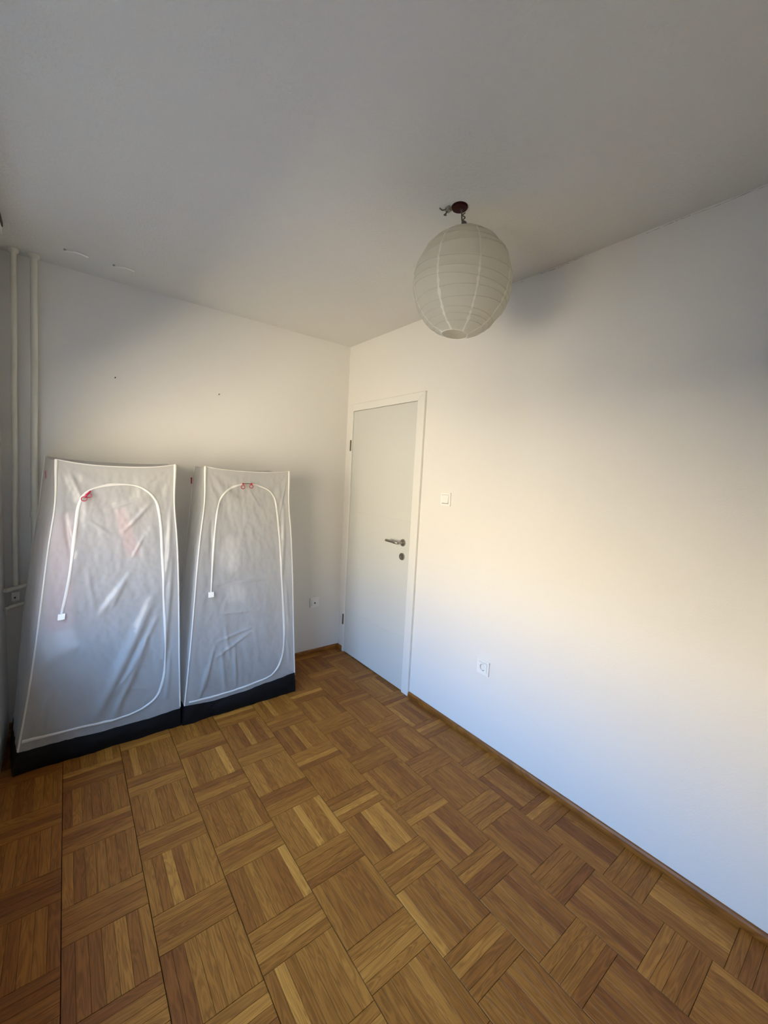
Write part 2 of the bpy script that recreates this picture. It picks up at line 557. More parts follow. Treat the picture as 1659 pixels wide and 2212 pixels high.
blocktone = {}
order = sorted(range(len(strips)), key=lambda i: -seen(strips[i]))
single = set(order[:300])
cache = {}
jv, jf, juv, jt = [], [], [], []
for i, s in enumerate(strips):
    cx, cy, l, wd_, al = s
    key = (round(cx / PIT), round(cy / PIT), al)
    bt = blocktone.setdefault(key, random.gauss(0, 0.10))
    tn = min(1, max(0, tone() + bt))
    dz = random.uniform(-0.0004, 0.0002)
    if i in single:
        ck = (round(l, 4), round(wd_, 4))
        if ck not in cache:
            me = bpy.data.meshes.new('parquet_strip')
            vs, fs = strip_mesh(l, wd_)
            me.from_pydata(vs, [], fs)
            me.materials.append(M_OAK_OBJ)
            me.update()
            cache[ck] = me
        o = bpy.data.objects.new('parquet_strip', cache[ck])
        COL.objects.link(o)
        o.parent = floor
        o.location = (cx, cy, dz)
        o.rotation_euler = (0, 0, math.pi / 2 if al else 0)
        o.color = (tn, tn, tn, 1)
    else:
        vs, fs = strip_mesh(l, wd_)
        b = len(jv)
        for x, y, z in vs:
            jv.append((cx - y, cy + x, z + dz) if al else (cx + x, cy + y, z + dz))
            juv.append((x, y))
            jt.append(tn)
        jf += [tuple(k + b for k in f) for f in fs]
rest = obj('parquet_field', jv, jf, M_OAK_ATTR, floor, uv=juv)
at = rest.data.attributes.new('tone', 'FLOAT', 'POINT')
at.data.foreach_set('value', jt)
rest['kind'] = 'stuff'
rest['label'] = 'farther and hidden oak parquet strips'

# ------------------------------------------------------------------ door
door = empty('door_1', (0, -0.49, 0))
struct(door, 'closed white flush door in the right wall near the corner', 'door')
dg = door.location.copy()
LY0, LY1, LZ0, LZ1 = -0.872, -0.116, 0.006, 1.994
FX = -0.018            # face of the casing
LX = -0.010            # face of the leaf
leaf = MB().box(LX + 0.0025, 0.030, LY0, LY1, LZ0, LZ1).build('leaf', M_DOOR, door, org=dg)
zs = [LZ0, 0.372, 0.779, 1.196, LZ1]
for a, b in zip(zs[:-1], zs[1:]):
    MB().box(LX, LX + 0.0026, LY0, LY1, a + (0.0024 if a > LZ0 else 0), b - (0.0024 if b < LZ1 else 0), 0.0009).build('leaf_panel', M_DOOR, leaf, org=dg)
# casing: right, top, narrow left
def mitre(vs4, depth0, depth1):
    m_ = MB()
    vs = [(depth0, y, z) for y, z in vs4] + [(depth1, y, z) for y, z in vs4]
    m_.add(vs, [(0, 1, 2, 3), (4, 7, 6, 5)] + [(k, 4 + k, 4 + (k + 1) % 4, (k + 1) % 4) for k in range(4)])
    return m_
iy0, iy1, iz = LY0 - 0.004, LY1 + 0.003, LZ1 + 0.004
oy0, oy1, oz = -0.944, -0.092, 2.052
for nm, q in (('casing_side', [(iy0, 0), (oy0, 0), (oy0, oz), (iy0, iz)]),
              ('casing_head', [(iy0, iz), (oy0, oz), (oy1, oz), (iy1, iz)]),
              ('casing_side', [(iy1, 0), (iy1, iz), (oy1, oz), (oy1, 0)])):
    o = mitre(q, FX, 0.0).build(nm, M_FRAME, door, org=dg)
    bv = o.modifiers.new('bevel', 'BEVEL'); bv.width = 0.002; bv.segments = 2
# rebate lining behind the casing
m = MB()
m.box(0.0005, 0.10, DY0, LY0 - 0.003, 0, DZ)
m.box(0.0005, 0.10, LY1 + 0.002, DY1, 0, DZ)
m.box(0.0005, 0.10, LY0 - 0.003, LY1 + 0.002, LZ1 + 0.003, DZ)
m.build('door_lining', M_FRAME, door, org=dg)
for z in (1.725, 0.281):
    MB().lathe([(0.0001, -0.043), (0.0065, -0.043), (0.0065, 0.043), (0.0001, 0.043)], (FX - 0.0045, -0.1005, z), (0, 0, 1), 12).build('hinge', M_DARKSTEEL, door, smooth=True, org=dg)
# lever handle
hy, hz = -0.802, 1.042
hd = MB()
pts = spline([(LX - 0.006, hy, hz), (LX - 0.030, hy, hz), (LX - 0.048, hy + 0.006, hz), (LX - 0.055, hy + 0.022, hz + 0.001), (LX - 0.054, hy + 0.06, hz + 0.002), (LX - 0.054, hy + 0.125, hz + 0.002)], 6)
hd.tube(pts, 0.0095, 14)
handle = hd.build('lever_handle', M_STEEL, door, smooth=True, org=dg)
handle['label'] = 'brushed steel lever handle'
ros = [(0.0001, 0.0), (0.0255, 0.0), (0.0255, 0.004), (0.0235, 0.008), (0.0125, 0.0085), (0.0120, 0.012), (0.0001, 0.012)]
MB().lathe(ros, (LX, hy, hz), (-1, 0, 0), 32).build('rosette', M_STEEL, handle, smooth=True, org=dg)
kr = [(0.0001, 0.0), (0.0255, 0.0), (0.0255, 0.005), (0.0235, 0.009), (0.0135, 0.0092), (0.0125, 0.005), (0.0001, 0.005)]
key = MB().lathe(kr, (LX, hy + 0.001, 0.945), (-1, 0, 0), 32).build('keyhole_rosette', M_STEEL, door, smooth=True, org=dg)
m = MB()
m.lathe([(0.0001, 0), (0.0042, 0), (0.0042, 0.0008), (0.0001, 0.0008)], (LX - 0.0052, hy + 0.001, 0.949), (-1, 0, 0), 14)
m.box(LX - 0.0060, LX - 0.0052, hy - 0.0010, hy + 0.0030, 0.935, 0.949)
m.build('keyhole', M_DARK, key, org=dg)

# ------------------------------------------------------------------ switch and sockets
sw = empty('light_switch', (0, -1.171, 1.372))
tag(sw, 'white square rocker light switch on the wall beside the door', 'light switch')
g0 = sw.location.copy()
pa = MB()
m = MB()
def ring_frame(m, plane, c, half, inner, d0, d1):
    """square frame; plane 'x' faces -x, plane 'y' faces -y; c centre (a, z)"""
    a, z = c
    for (a0, a1, z0, z1) in ((-half, half, inner, half), (-half, half, -half, -inner), (-half, -inner, -inner, inner), (inner, half, -inner, inner)):
        if plane == 'x':
            m.box(-d1, -d0, a + a0, a + a1, z + z0, z + z1)
        else:
            m.box(a + a0, a + a1, -d1, -d0, z + z0, z + z1)
ring_frame(m, 'x', (-1.171, 1.372), 0.0405, 0.0275, 0.0, 0.0095)
fr = m.build('frame', M_PLASTIC, sw, org=g0)
bv = fr.modifiers.new('bevel', 'BEVEL'); bv.width = 0.0015; bv.segments = 2; bv.limit_method = 'ANGLE'
MB().box(-0.004, 0, -1.171 - 0.0275, -1.171 + 0.0275, 1.372 - 0.0275, 1.372 + 0.0275).build('backing', M_GREYPIN, sw, org=g0)
# rocker tilted so that its lower edge stands out
vs = []
for y in (-1.171 - 0.026, -1.171 + 0.026):
    for (x, z) in ((-0.004, 1.372 - 0.023), (-0.0145, 1.372 - 0.023), (-0.0115, 1.372), (-0.0085, 1.372 + 0.026), (-0.004, 1.372 + 0.026)):
        vs.append((x, y, z))
fs = [(0, 1, 2, 3, 4), (9, 8, 7, 6, 5)] + [(k, 5 + k, 5 + (k + 1) % 5, (k + 1) % 5) for k in range(5)]
rk = MB().add(vs, fs).build('rocker', M_PLASTIC, sw, org=g0)

def socket_round(name, loc, plane, label):
    so = empty(name, loc)
    tag(so, label, 'socket')
    g = so.location.copy()
    a = loc[1] if plane == 'x' else loc[0]
    z = loc[2]
    m = MB(); ring_frame(m, plane, (a, z), 0.0405, 0.0275, 0.0, 0.0095)
    fr = m.build('frame', M_PLASTIC, so, org=g)
    bv = fr.modifiers.new('bevel', 'BEVEL'); bv.width = 0.0015; bv.segments = 2; bv.limit_method = 'ANGLE'
    return so, g
# earthed power socket on the right wall
so, g = socket_round('power_socket', (0, -1.542, 0.452), 'x', 'white round-well power socket low on the long right wall')
cy, cz = -1.542, 0.452
# insert: square plate with a round well
n = 32
vs, fs = [], []
half = 0.0273
def sq(k):
    a = 2 * math.pi * k / n
    c, s = math.cos(a), math.sin(a)
    q = half / max(abs(c), abs(s))
    return c * q, s * q
for k in range(n):
    a = 2 * math.pi * k / n
    y, z = sq(k)
    vs.append((-0.0105, cy + y, cz + z))
for rr, xx in ((0.0215, -0.0105), (0.0200, -0.0098), (0.0196, 0.002), (0.0001, 0.002)):
    for k in range(n):
        a = 2 * math.pi * k / n
        vs.append((xx, cy + rr * math.cos(a), cz + rr * math.sin(a)))
for r_ in range(4):
    for k in range(n):
        fs.append((r_ * n + k, r_ * n + (k + 1) % n, (r_ + 1) * n + (k + 1) % n, (r_ + 1) * n + k))
MB().add(vs, fs).build('insert', M_PLASTIC, so, org=g)
for dy in (-0.0095, 0.0095):
    MB().lathe([(0.0001, 0), (0.0028, 0), (0.0028, 0.0012), (0.0001, 0.0012)], (0.0018, cy + dy, cz), (-1, 0, 0), 12).build('pin_hole', M_DARK, so, org=g)
for dz_ in (-0.0185, 0.0185):
    MB().box(-0.0085, 0.0015, cy - 0.003, cy + 0.003, cz + dz_ - 0.0012, cz + dz_ + 0.0012).build('earth_clip', M_STEEL, so, org=g)
# aerial socket on the back wall
so, g = socket_round('aerial_socket', (-0.244, 0, 0.430), 'y', 'white aerial socket with one dark hole low on the back wall')
ins = MB().box(-0.244 - 0.0268, -0.244 + 0.0268, -0.0112, 0.0, 0.430 - 0.0268, 0.430 + 0.0268, 0.001).build('insert', M_PLASTIC, so, org=g)
MB().lathe([(0.0001, 0), (0.0062, 0), (0.0062, 0.003), (0.0044, 0.003), (0.0044, 0.001), (0.0001, 0.001)], (-0.244, -0.0112, 0.427), (0, -1, 0), 18).build('coax_hole', M_DARK, so, org=g)

# ------------------------------------------------------------------ nails, hooks
for (x, z, lab) in ((-1.612, 1.981, 'small dark nail in the back wall above the left wardrobe'), (-1.028, 1.979, 'small dark nail in the back wall above the right wardrobe')):
    nl = MB()
    nl.lathe([(0.0001, -0.01), (0.0016, -0.01), (0.0016, 0.012), (0.0038, 0.0122), (0.0034, 0.0142), (0.0001, 0.0145)], (x, 0, z), (0.1, -1, 0.22), 12)
    tag(nl.build('wall_nail', M_NAIL, smooth=True), lab, 'nail', 'nails in the back wall')
for (xa, ya, xb, yb, lab) in ((-1.835, -0.247, -1.743, -0.253, 'thin white wire hook on the ceiling nearer the heating pipes'),
                              (-1.632, -0.235, -1.542, -0.248, 'thin white wire hook on the ceiling farther from the heating pipes')):
    hk = empty('ceiling_hook', (xa, ya, H))
    tag(hk, lab, 'hook', 'wire hooks on the ceiling')
    p = [(xa, ya + 0.006, H - 0.001), (xa, ya + 0.002, H - 0.008), (xa + 0.012, ya - 0.014, H - 0.010), ((xa + xb) / 2, (ya + yb) / 2 - 0.024, H - 0.010), (xb - 0.014, yb - 0.012, H - 0.010), (xb, yb + 0.010, H - 0.004)]
    MB().tube(spline(p, 6), 0.0030, 8).build('wire', plain('hook_white', (0.88, 0.87, 0.83), 0.35), hk, smooth=True, org=hk.location.copy())
    MB().lathe([(0.0001, 0), (0.006, 0), (0.005, 0.004), (0.0001, 0.005)], (xa, ya, H), (0, 0, -1), 14).build('screw_plug', M_GREYPIN, hk, smooth=True, org=hk.location.copy())

# ------------------------------------------------------------------ heating pipes
def pipe(x, y, r, z0, z1, label, lean=0.016):
    e = empty('heating_pipe', (x, y, z0))
    tag(e, label, 'pipe', 'heating pipes in the corner')
    g = e.location.copy()
    pp = [(x + lean * (z0 + (z1 - z0) * k / 14 - 0.75) + 0.001 * math.sin(k * 1.3), y, z0 + (z1 - z0) * k / 14) for k in range(15)]
    x = x + lean * (H - 0.75)
    MB().tube(pp, r, 18).build('riser', M_PIPE, e, smooth=True, org=g)
    MB().lathe([(r + 0.001, 0), (r + 0.009, 0), (r + 0.008, 0.012), (r + 0.001, 0.022)], (x, y, H - 0.0005), (0, 0, -1), 20).build('ceiling_collar', M_PIPE, e, smooth=True, org=g)
    return e, g
e, g = pipe(-2.066, -0.060, 0.0125, 0.70, H - 0.001, 'white painted heating pipe in the corner, leftmost, with two short branches')
MB().tube(spline([(-2.102, -0.115, 0.806), (-2.092, -0.104, 0.803), (-2.075, -0.084, 0.803), (-2.045, -0.084, 0.810), (-2.020, -0.084, 0.817), (-2.008, -0.084, 0.819)], 6), 0.0105, 14).build('branch', M_PIPE, e, smooth=True, org=g)
MB().tube(spline([(-2.105, -0.110, 0.705), (-2.085, -0.084, 0.708), (-2.050, -0.080, 0.714), (-2.024, -0.078, 0.719)], 6), 0.0100, 14).build('branch', M_PIPE, e, smooth=True, org=g)
MB().box(-2.079, -2.049, -0.082, -0.050, 0.735, 0.785, 0.004).build('pipe_coupling', M_PIPE, e, org=g)
MB().lathe([(0.0001, 0), (0.004, 0), (0.004, 0.004), (0.0001, 0.004)], (-2.066, -0.082, 0.755), (0, -1, 0), 12).build('clamp_screw', M_DARK, e, org=g)
e, g = pipe(-1.988, -0.060, 0.0150, 0.0, H - 0.001, 'white painted heating pipe beside the left wardrobe, right of the branched one')
MB().lathe([(0.016, 0), (0.019, 0), (0.019, 0.03), (0.016, 0.03)], (-1.981, -0.060, 1.18), (0, 0, 1), 20).build('pipe_joint', M_PIPE, e, smooth=True, org=g)

# curtain rail end at the upper left edge
cr = empty('curtain_rail', (-W, -1.8, H))
tag(cr, 'white curtain rail with a dark slot under the ceiling at the left edge', 'curtain rail')
g = cr.location.copy()
m = MB()
m.box(-W, -2.056, -3.3, -0.330, H - 0.048, H - 0.020)
m.build('rail_body', M_WALL, cr, org=g)
MB().box(-W, -2.051, -3.3, -0.338, H - 0.020, H - 0.0005).build('rail_slot', M_DARK, cr, org=g)

# ------------------------------------------------------------------ paper lantern
LC = V((-0.62, -1.765, 2.25)); LR = 0.19
lan = empty('paper_lantern', (LC.x, LC.y, LC.z - LR))
tag(lan, 'round white rice-paper lantern hanging from the ceiling', 'lantern')
g = lan.location.copy()
nb = 13
rng = random.Random(3)
ths = [0.30]
end = math.pi - 0.27
wts = [rng.choice((0.55, 1.0, 1.25, 0.7, 1.1)) for _ in range(nb)]
tot = sum(wts)
for q in wts:
    ths.append(ths[-1] + (end - 0.30) * q / tot)
tilts = [(rng.uniform(-0.075, 0.075), rng.uniform(-0.075, 0.075)) for _ in ths]
def lpt(th, ph, tilt, sag=0.0):
    t = th + tilt[0] * math.cos(ph) + tilt[1] * math.sin(ph)
    r = LR * (1 - sag)
    return LC + V((r * math.sin(t) * math.cos(ph), r * math.sin(t) * math.sin(ph), r * 1.03 * math.cos(t)))
SEG, SUB = 96, 4
vs, fs, rows = [], [], []
for i in range(len(ths) - 1):
    for k in range(SUB):
        f = k / SUB
        rows.append((ths[i] * (1 - f) + ths[i + 1] * f, tuple(a * (1 - f) + b * f for a, b in zip(tilts[i], tilts[i + 1])), 0.014 * 4 * f * (1 - f) * (ths[i + 1] - ths[i]) / 0.2))
rows.append((ths[-1], tilts[-1], 0))
for (th, tl_, sg) in rows:
    for k in range(SEG):
        ph = 2 * math.pi * k / SEG
        pz = noise.noise(V((math.cos(ph) * 6, math.sin(ph) * 6, th * 9))) * 0.006
        vs.append(lpt(th, ph, tl_, sg + pz))
for i in range(len(rows) - 1):
    for k in range(SEG):
        fs.append((i * SEG + k, (i + 1) * SEG + k, (i + 1) * SEG + (k + 1) % SEG, i * SEG + (k + 1) % SEG))
shade = MB().add(vs, fs).build('paper_shade', M_PAPER, lan, smooth=True, org=g)
for i in range(len(ths)):
    ring = [lpt(ths[i], 2 * math.pi * k / 64, tilts[i], -0.002 if i not in (0, len(ths) - 1) else 0) for k in range(65)]
    MB().tube(ring, 0.0007 if i not in (0, len(ths) - 1) else 0.0016, 6, caps=False).build('rib', M_RIB if i not in (0, len(ths) - 1) else M_TAPE, shade, smooth=True, org=g)
# glued seams of the gores
M_SEAM = sheet('paper_seam', (0.92, 0.90, 0.82), 0.0, 0.30, 0.6, 0.2)
for s_ in range(8):
    ph = 2 * math.pi * (s_ + 0.35) / 8
    vs, fs = [], []
    for j, (th, tl_, sg) in enumerate(rows):
        wq = (0.0022 + 0.0026 * min(1, th / 2.2)) / max(0.05, LR * math.sin(th)) * (0.8 + 0.9 * noise.noise(V((s_ * 3.1, th * 22, 0))))
        for a in (-1, 1):
            vs.append(lpt(th, ph + a * wq, tl_, sg - 0.009))
        if j:
            fs.append((2 * j - 2, 2 * j - 1, 2 * j + 1, 2 * j))
    MB().add(vs, fs).build('paper_seam', M_SEAM, shade, smooth=True, org=g)
# wire stretcher and cord
topz = lpt(ths[0], 0, (0, 0)).z
botz = lpt(ths[-1], 0, (0, 0)).z
rt = LR * math.sin(ths[0])
m = MB()
m.tube([(LC.x - rt, LC.y, topz), (LC.x, LC.y, topz - 0.01), (LC.x + rt, LC.y, topz)], 0.0012, 6)
m.tube([(LC.x, LC.y, topz - 0.01), (LC.x, LC.y, botz + 0.06)], 0.0012, 6)
m.build('wire_stretcher', M_WIRE, lan, smooth=True, org=g)
RC = V((-0.656, -1.762, H))
cd = MB()
cd.tube(spline([(RC.x + 0.002, RC.y - 0.006, H - 0.002), (RC.x + 0.004, RC.y - 0.008, H - 0.022), (RC.x + 0.010, RC.y - 0.006, H - 0.045), (RC.x + 0.022, RC.y - 0.004, H - 0.062), (LC.x, LC.y, topz - 0.008)], 6), 0.0028, 8)
cd.tube(spline([(RC.x + 0.014, RC.y - 0.018, H - 0.024), (RC.x + 0.010, RC.y - 0.008, H - 0.030), (RC.x + 0.018, RC.y - 0.014, H - 0.038), (RC.x + 0.012, RC.y - 0.008, H - 0.048), (RC.x + 0.026, RC.y - 0.014, H - 0.052), (RC.x + 0.020, RC.y - 0.004, H - 0.062)], 5), 0.0022, 8)
cd.box(RC.x + 0.010, RC.x + 0.024, RC.y - 0.016, RC.y - 0.004, H - 0.062, H - 0.050, 0.002)
cd.build('cord', M_WIRE, lan, smooth=True, org=g)
ro = empty('ceiling_rose', (RC.x, RC.y, H))
tag(ro, 'dark red disc cover on the ceiling above the lantern', 'ceiling rose')
g = ro.location.copy()
MB().lathe([(0.0001, 0), (0.0305, 0), (0.0310, 0.003), (0.0285, 0.0075), (0.0001, 0.0090)], (RC.x, RC.y, H), (0, 0, -1), 40).build('disc', M_RED, ro, smooth=True, org=g)
MB().lathe([(0.0001, 0), (0.0045, 0), (0.0038, 0.006), (0.0001, 0.006)], (RC.x + 0.002, RC.y - 0.006, H - 0.0085), (0, 0, -1), 14).build('cord_grip', M_DARK, ro, smooth=True, org=g)
tb = empty('terminal_block', (-0.692, -1.728, H))
tag(tb, 'grey wire terminal block on the ceiling beside the red disc', 'terminal block')
g = tb.location.copy()
x, y = -0.692, -1.728
MB().box(x - 0.002, x + 0.016, y - 0.014, y + 0.006, H - 0.016, H - 0.0005, 0.002).build('block', plain('block_grey', (0.22, 0.21, 0.17), 0.5), tb, org=g)
m = MB()
m.tube(spline([(x, y, H - 0.008), (x - 0.012, y + 0.008, H - 0.014), (x - 0.020, y + 0.014, H - 0.008), (x - 0.014, y + 0.020, H - 0.004)], 5), 0.0024, 8)
m.tube(spline([(x + 0.004, y - 0.002, H - 0.014), (x + 0.000, y + 0.002, H - 0.024), (x - 0.006, y + 0.004, H - 0.030), (x - 0.002, y - 0.004, H - 0.033)], 5), 0.0026, 8)
m.build('wire_ends', M_WIRE, tb, smooth=True, org=g)

# ------------------------------------------------------------------ fabric wardrobes
def lerp(a, b, t):
    return a + (b - a) * t

def ridge(u, v, f):
    """one fold: (u0, v0, u1, v1, half width, height)"""
    u0, v0, u1, v1, hw, am = f
    asp = 2.4                                   # metres of v per metre of u, roughly
    ax, ay = u0, v0 * asp; bx, by = u1, v1 * asp
    px, py = u, v * asp
    dx, dy = bx - ax, by - ay
    L2 = dx * dx + dy * dy
    t = ((px - ax) * dx + (py - ay) * dy) / L2
    tc_ = min(1, max(0, t))
    qx, qy = ax + dx * tc_, ay + dy * tc_
    d2 = (px - qx) ** 2 + (py - qy) ** 2
    if d2 > 12 * hw * hw:
        return 0.0
    prof = math.exp(-d2 / (hw * hw))
    taper = math.sin(math.pi * min(1, max(0, 0.12 + 0.76 * tc_)))
    return am * prof * taper

class Wardrobe:
    def __init__(s, q, folds, sag, basev, label, seed):
        s.q, s.folds, s.sag, s.basev, s.seed = q, folds, sag, basev, seed
        s.bulge = 0.008 if seed < 2 else 0.0
        s.puff = 0.020 if seed < 2 else 0.004
        s.bow = 0.022 if seed < 2 else 0.010
        c = (q['fbl'] + q['fbr'] + q['bbl'] + q['bbr']) / 4
        s.root = empty('fabric_wardrobe', (c.x, c.y, 0))
        tag(s.root, label, 'wardrobe', 'translucent fabric wardrobes against the back wall')
        s.g = s.root.location.copy()
    def bil(s, a, b, c, d, u, v):
        return a * (1 - u) * (1 - v) + b * u * (1 - v) + c * (1 - u) * v + d * u * v
    def base_top(s, u):
        bs = s.basev
        x = min(1, max(0, u)) * (len(bs) - 1)
        i = min(len(bs) - 2, int(x)); f = x - i
        f = f * f * (3 - 2 * f)
        return lerp(bs[i], bs[i + 1], f)
    def front(s, u, v, extra=0.0):
        q = s.q
        pinch = -0.010 * math.exp(-((v - 0.86) / 0.10) ** 2) + 0.004 * math.exp(-((v - 0.55) / 0.2) ** 2)
        p = s.bil(q['fbl'], q['fbr'], q['ftl'], q['ftr'], u, v)
        p = p + V((pinch * (2 * u - 1) + s.bow * (1 - u) ** 2 * math.sin(math.pi * min(1, max(0, v))), 0, 0))
        p.z -= s.sag * (1 - abs(2 * u - 1) ** 2.6) * max(0, v) ** 7
        d = 0.0
        for f in s.folds:
            d += ridge(u, v, f)
        n3 = V((u * 5 + s.seed, v * 9, s.seed))
        d += 0.0040 * noise.noise(n3) + 0.0034 * noise.noise(V((n3.x * 3.4 + n3.y * 0.9, n3.y * 1.6 - n3.x * 0.5, n3.z))) + 0.0018 * noise.noise(n3 * 6.1)
        d -= 0.016 * math.sin(math.pi * min(1, max(0, u))) * math.sin(math.pi * min(1, max(0, v))) ** 0.8   # slack belly
        # tension folds fanning out of the upper corners
        for cu in (0.0, 1.0):
            du, dv = abs(u - cu), (1 - v) * 2.4
            r = math.hypot(du, dv)
            if r < 0.75:
                an = math.atan2(dv, du + 1e-6)
                d += 0.0035 * math.sin(an * 13 + cu * 2 + s.seed) * math.sin(math.pi * min(1, r / 0.75)) * (0.4 + r)
        edge = min(1, min(u, 1 - u) * 14 + 0.0) * min(1, (1 - v) * 16)
        return p + V((0, -1, 0.05)) * (d * max(0, edge) + extra)
    def side(s, left, u, v):
        """u from front (0) to back (1)"""
        q = s.q
        a, b, c, d = (q['fbl'], q['bbl'], q['ftl'], q['btl']) if left else (q['fbr'], q['bbr'], q['ftr'], q['btr'])
        p = s.bil(a, b, c, d, u, v)
        p.z -= 0.010 * 4 * u * (1 - u) * max(0, v) ** 8
        pinch = -0.010 * math.exp(-((v - 0.86) / 0.10) ** 2) + 0.004 * math.exp(-((v - 0.55) / 0.2) ** 2)
        sg = -1 if left else 1
        n3 = V((u * 3 + 9, v * 8, s.seed + (5 if left else 2)))
        dd = 0.004 * noise.noise(n3) + 0.002 * noise.noise(n3 * 3)
        dd += 0.004 * math.sin(u * 9 + v * 2.0) * math.sin(math.pi * v)
        ed = min(1, min(u, 1 - u) * 10) * min(1, (1 - v) * 14)
        return p + V((sg * (dd * max(0, ed) + s.puff * math.sin(math.pi * u ** 1.3) * math.sin(math.pi * min(1, max(0, v))) + pinch * (1 - u)), 0, 0)) + V((s.bow * (1 - u) ** 2 * math.sin(math.pi * min(1, max(0, v))) if left else 0.0, 0, 0))
    def grid(s, fn, nu, nv, name, mat, v0=None, v1=None, flip=False):
        vs, fs = [], []
        for j in range(nv + 1):
            for i in range(nu + 1):
                u = i / nu
                lo = v0(u) if v0 else 0.0
                hi = v1(u) if v1 else 1.0
                vs.append(fn(u, lerp(lo, hi, j / nv)))
        for j in range(nv):
            for i in range(nu):
                a = j * (nu + 1) + i
                f = (a, a + 1, a + nu + 2, a + nu + 1)
                fs.append(f[::-1] if flip else f)
        return obj(name, vs, fs, mat, s.root, True, org=s.g)
    def build(s, arch, tab):
        bt = s.base_top
        sb = 0.072
        s.grid(s.front, 110, 230, 'front_panel', M_COVER, v0=bt)
        s.grid(lambda u, v: s.side(True, u, v), 30, 100, 'side_panel', M_COVER, v0=lambda u: lerp(bt(0), sb, min(1, u * 3)), flip=True)
        s.grid(lambda u, v: s.side(False, u, v), 30, 100, 'side_panel', M_COVER, v0=lambda u: lerp(bt(1), sb, min(1, u * 3)))
        q = s.q
        def top(u, v):
            a = s.front(u, 1.0); b = s.bil(q['bbl'], q['bbr'], q['btl'], q['btr'], u, 1.0)
            b = b - V((0, 0, s.sag * 0.6 * (1 - abs(2 * u - 1) ** 2.6)))
            p = a.lerp(b, v)
            e0 = s.side(True, v, 1.0).z - lerp(q['ftl'].z, q['btl'].z, v)
            p.z += e0 - 0.006 * math.sin(math.pi * u) * math.sin(math.pi * v)
            return p
        s.grid(top, 50, 20, 'top_panel', M_COVER)
        def back(u, v):
            p = s.bil(q['bbl'], q['bbr'], q['btl'], q['btr'], u, v)
            p.z -= s.sag * 0.6 * (1 - abs(2 * u - 1) ** 2.6) * v ** 7
            return p
        s.grid(back, 24, 40, 'back_panel', M_COVER, flip=True)
        # charcoal base tub: front, sides, back and bottom in one skirt
        def fb(u, v):
            p = s.front(u, v)
            k = 1 - v / max(1e-3, bt(u))
            wv = 0.006 * noise.noise(V((u * 7 + s.seed, v * 12, 4.0))) + 0.004 * noise.noise(V((u * 16, v * 40, s.seed)))
            p = p + V((0, -0.004 - 0.010 * math.sin(math.pi * k) * (0.4 + 0.6 * math.sin(math.pi * u)) - wv, 0))
            if v < 1e-4:
                p.z = 0.001
            return p
        vs, fs = [], []
        NU, NV = 80, 12
        loop = []
        for i in range(NU + 1):
            loop.append(('f', i / NU))
        for i in range(1, 25):
            loop.append(('r', i / 24))
        for i in range(1, 41):
            loop.append(('b', 1 - i / 40))
        for i in range(1, 24):
            loop.append(('l', 1 - i / 24))
        for j in range(NV + 1):
            t = j / NV
            for w_, u in loop:
                if w_ == 'f':
                    p = fb(u, lerp(0, bt(u) + 0.002, t))
                elif w_ == 'r':
                    p = s.side(False, u, lerp(0, lerp(bt(1), sb, min(1, u * 3)) + 0.002, t)) + V((0.003, -0.004 * (1 - u), 0))
                elif w_ == 'l':
                    p = s.side(True, u, lerp(0, lerp(bt(0), sb, min(1, u * 3)) + 0.002, t)) + V((-0.003 - s.bulge * math.sin(math.pi * t) * math.sin(math.pi * u), -0.004 * (1 - u), 0))
                else:
                    p = back(u, lerp(0, sb, t)) + V((0, 0.003, 0))
                if j == 0:
                    p.z = 0.001
                vs.append(p)
        n = len(loop)
        for j in range(NV):
            for k in range(n):
                fs.append((j * n + k, j * n + (k + 1) % n, (j + 1) * n + (k + 1) % n, (j + 1) * n + k))
        fs.append(tuple(range(n))[::-1])
        obj('base_tub', vs, fs, M_CHAR, s.root, True, org=s.g).data.set_sharp_from_angle(angle=math.radians(50))
        # pole sleeves along the four upright edges
        for nm, fn in (('corner_sleeve', lambda v: s.front(0, v)), ('corner_sleeve', lambda v: s.front(1, v)),
                       ('corner_sleeve', lambda v: s.side(True, 1, v)), ('corner_sleeve', lambda v: s.side(False, 1, v))):
            ps = [fn(lerp(0.075, 1.0, k / 40)) for k in range(41)]
            MB().tube(ps, [(0.0042 if k < 35 else 0.0042 + 0.0035 * (k - 34) / 6) for k in range(41)], 10).build(nm, M_COVER_EDGE, s.root, smooth=True, org=s.g)
        # piping round the top
        ps = [s.front(k / 40, 1.0) + V((0, -0.001, 0)) for k in range(41)]
        MB().tube(ps, 0.0028, 8).build('top_piping', M_COVER_EDGE, s.root, smooth=True, org=s.g)
        # zip flap round the opening: a raised band that follows the cloth
        path = spline(arch, 10)
        vs, fs = [], []
        prof = [(-1.0, 0.0003), (-0.72, 0.0032), (-0.25, 0.0050), (0.25, 0.0050), (0.72, 0.0032), (1.0, 0.0003)]
        pw = []
        for i, (u, v) in enumerate(path):
            a = path[max(0, i - 1)]; b = path[min(len(path) - 1, i + 1)]
            wu = (s.q['fbr'] - s.q['fbl']).length * (1 - v) + (s.q['ftr'] - s.q['ftl']).length * v
            tx, tz = (b[0] - a[0]) * wu, (b[1] - a[1]) * 1.5
            ln = math.hypot(tx, tz) or 1
            nx, nz = -tz / ln, tx / ln
            hw = 0.0070 + 0.0040 * noise.noise(V((i * 0.11, s.seed, 0)))
            for (e_, h_) in prof:
                vs.append(s.front(u + nx * e_ * hw / wu, v + nz * e_ * hw / 1.5, h_ + 0.0006))
        n = len(prof)
        for i in range(len(path) - 1):
            for k in range(n - 1):
                fs.append((i * n + k, i * n + k + 1, (i + 1) * n + k + 1, (i + 1) * n + k))
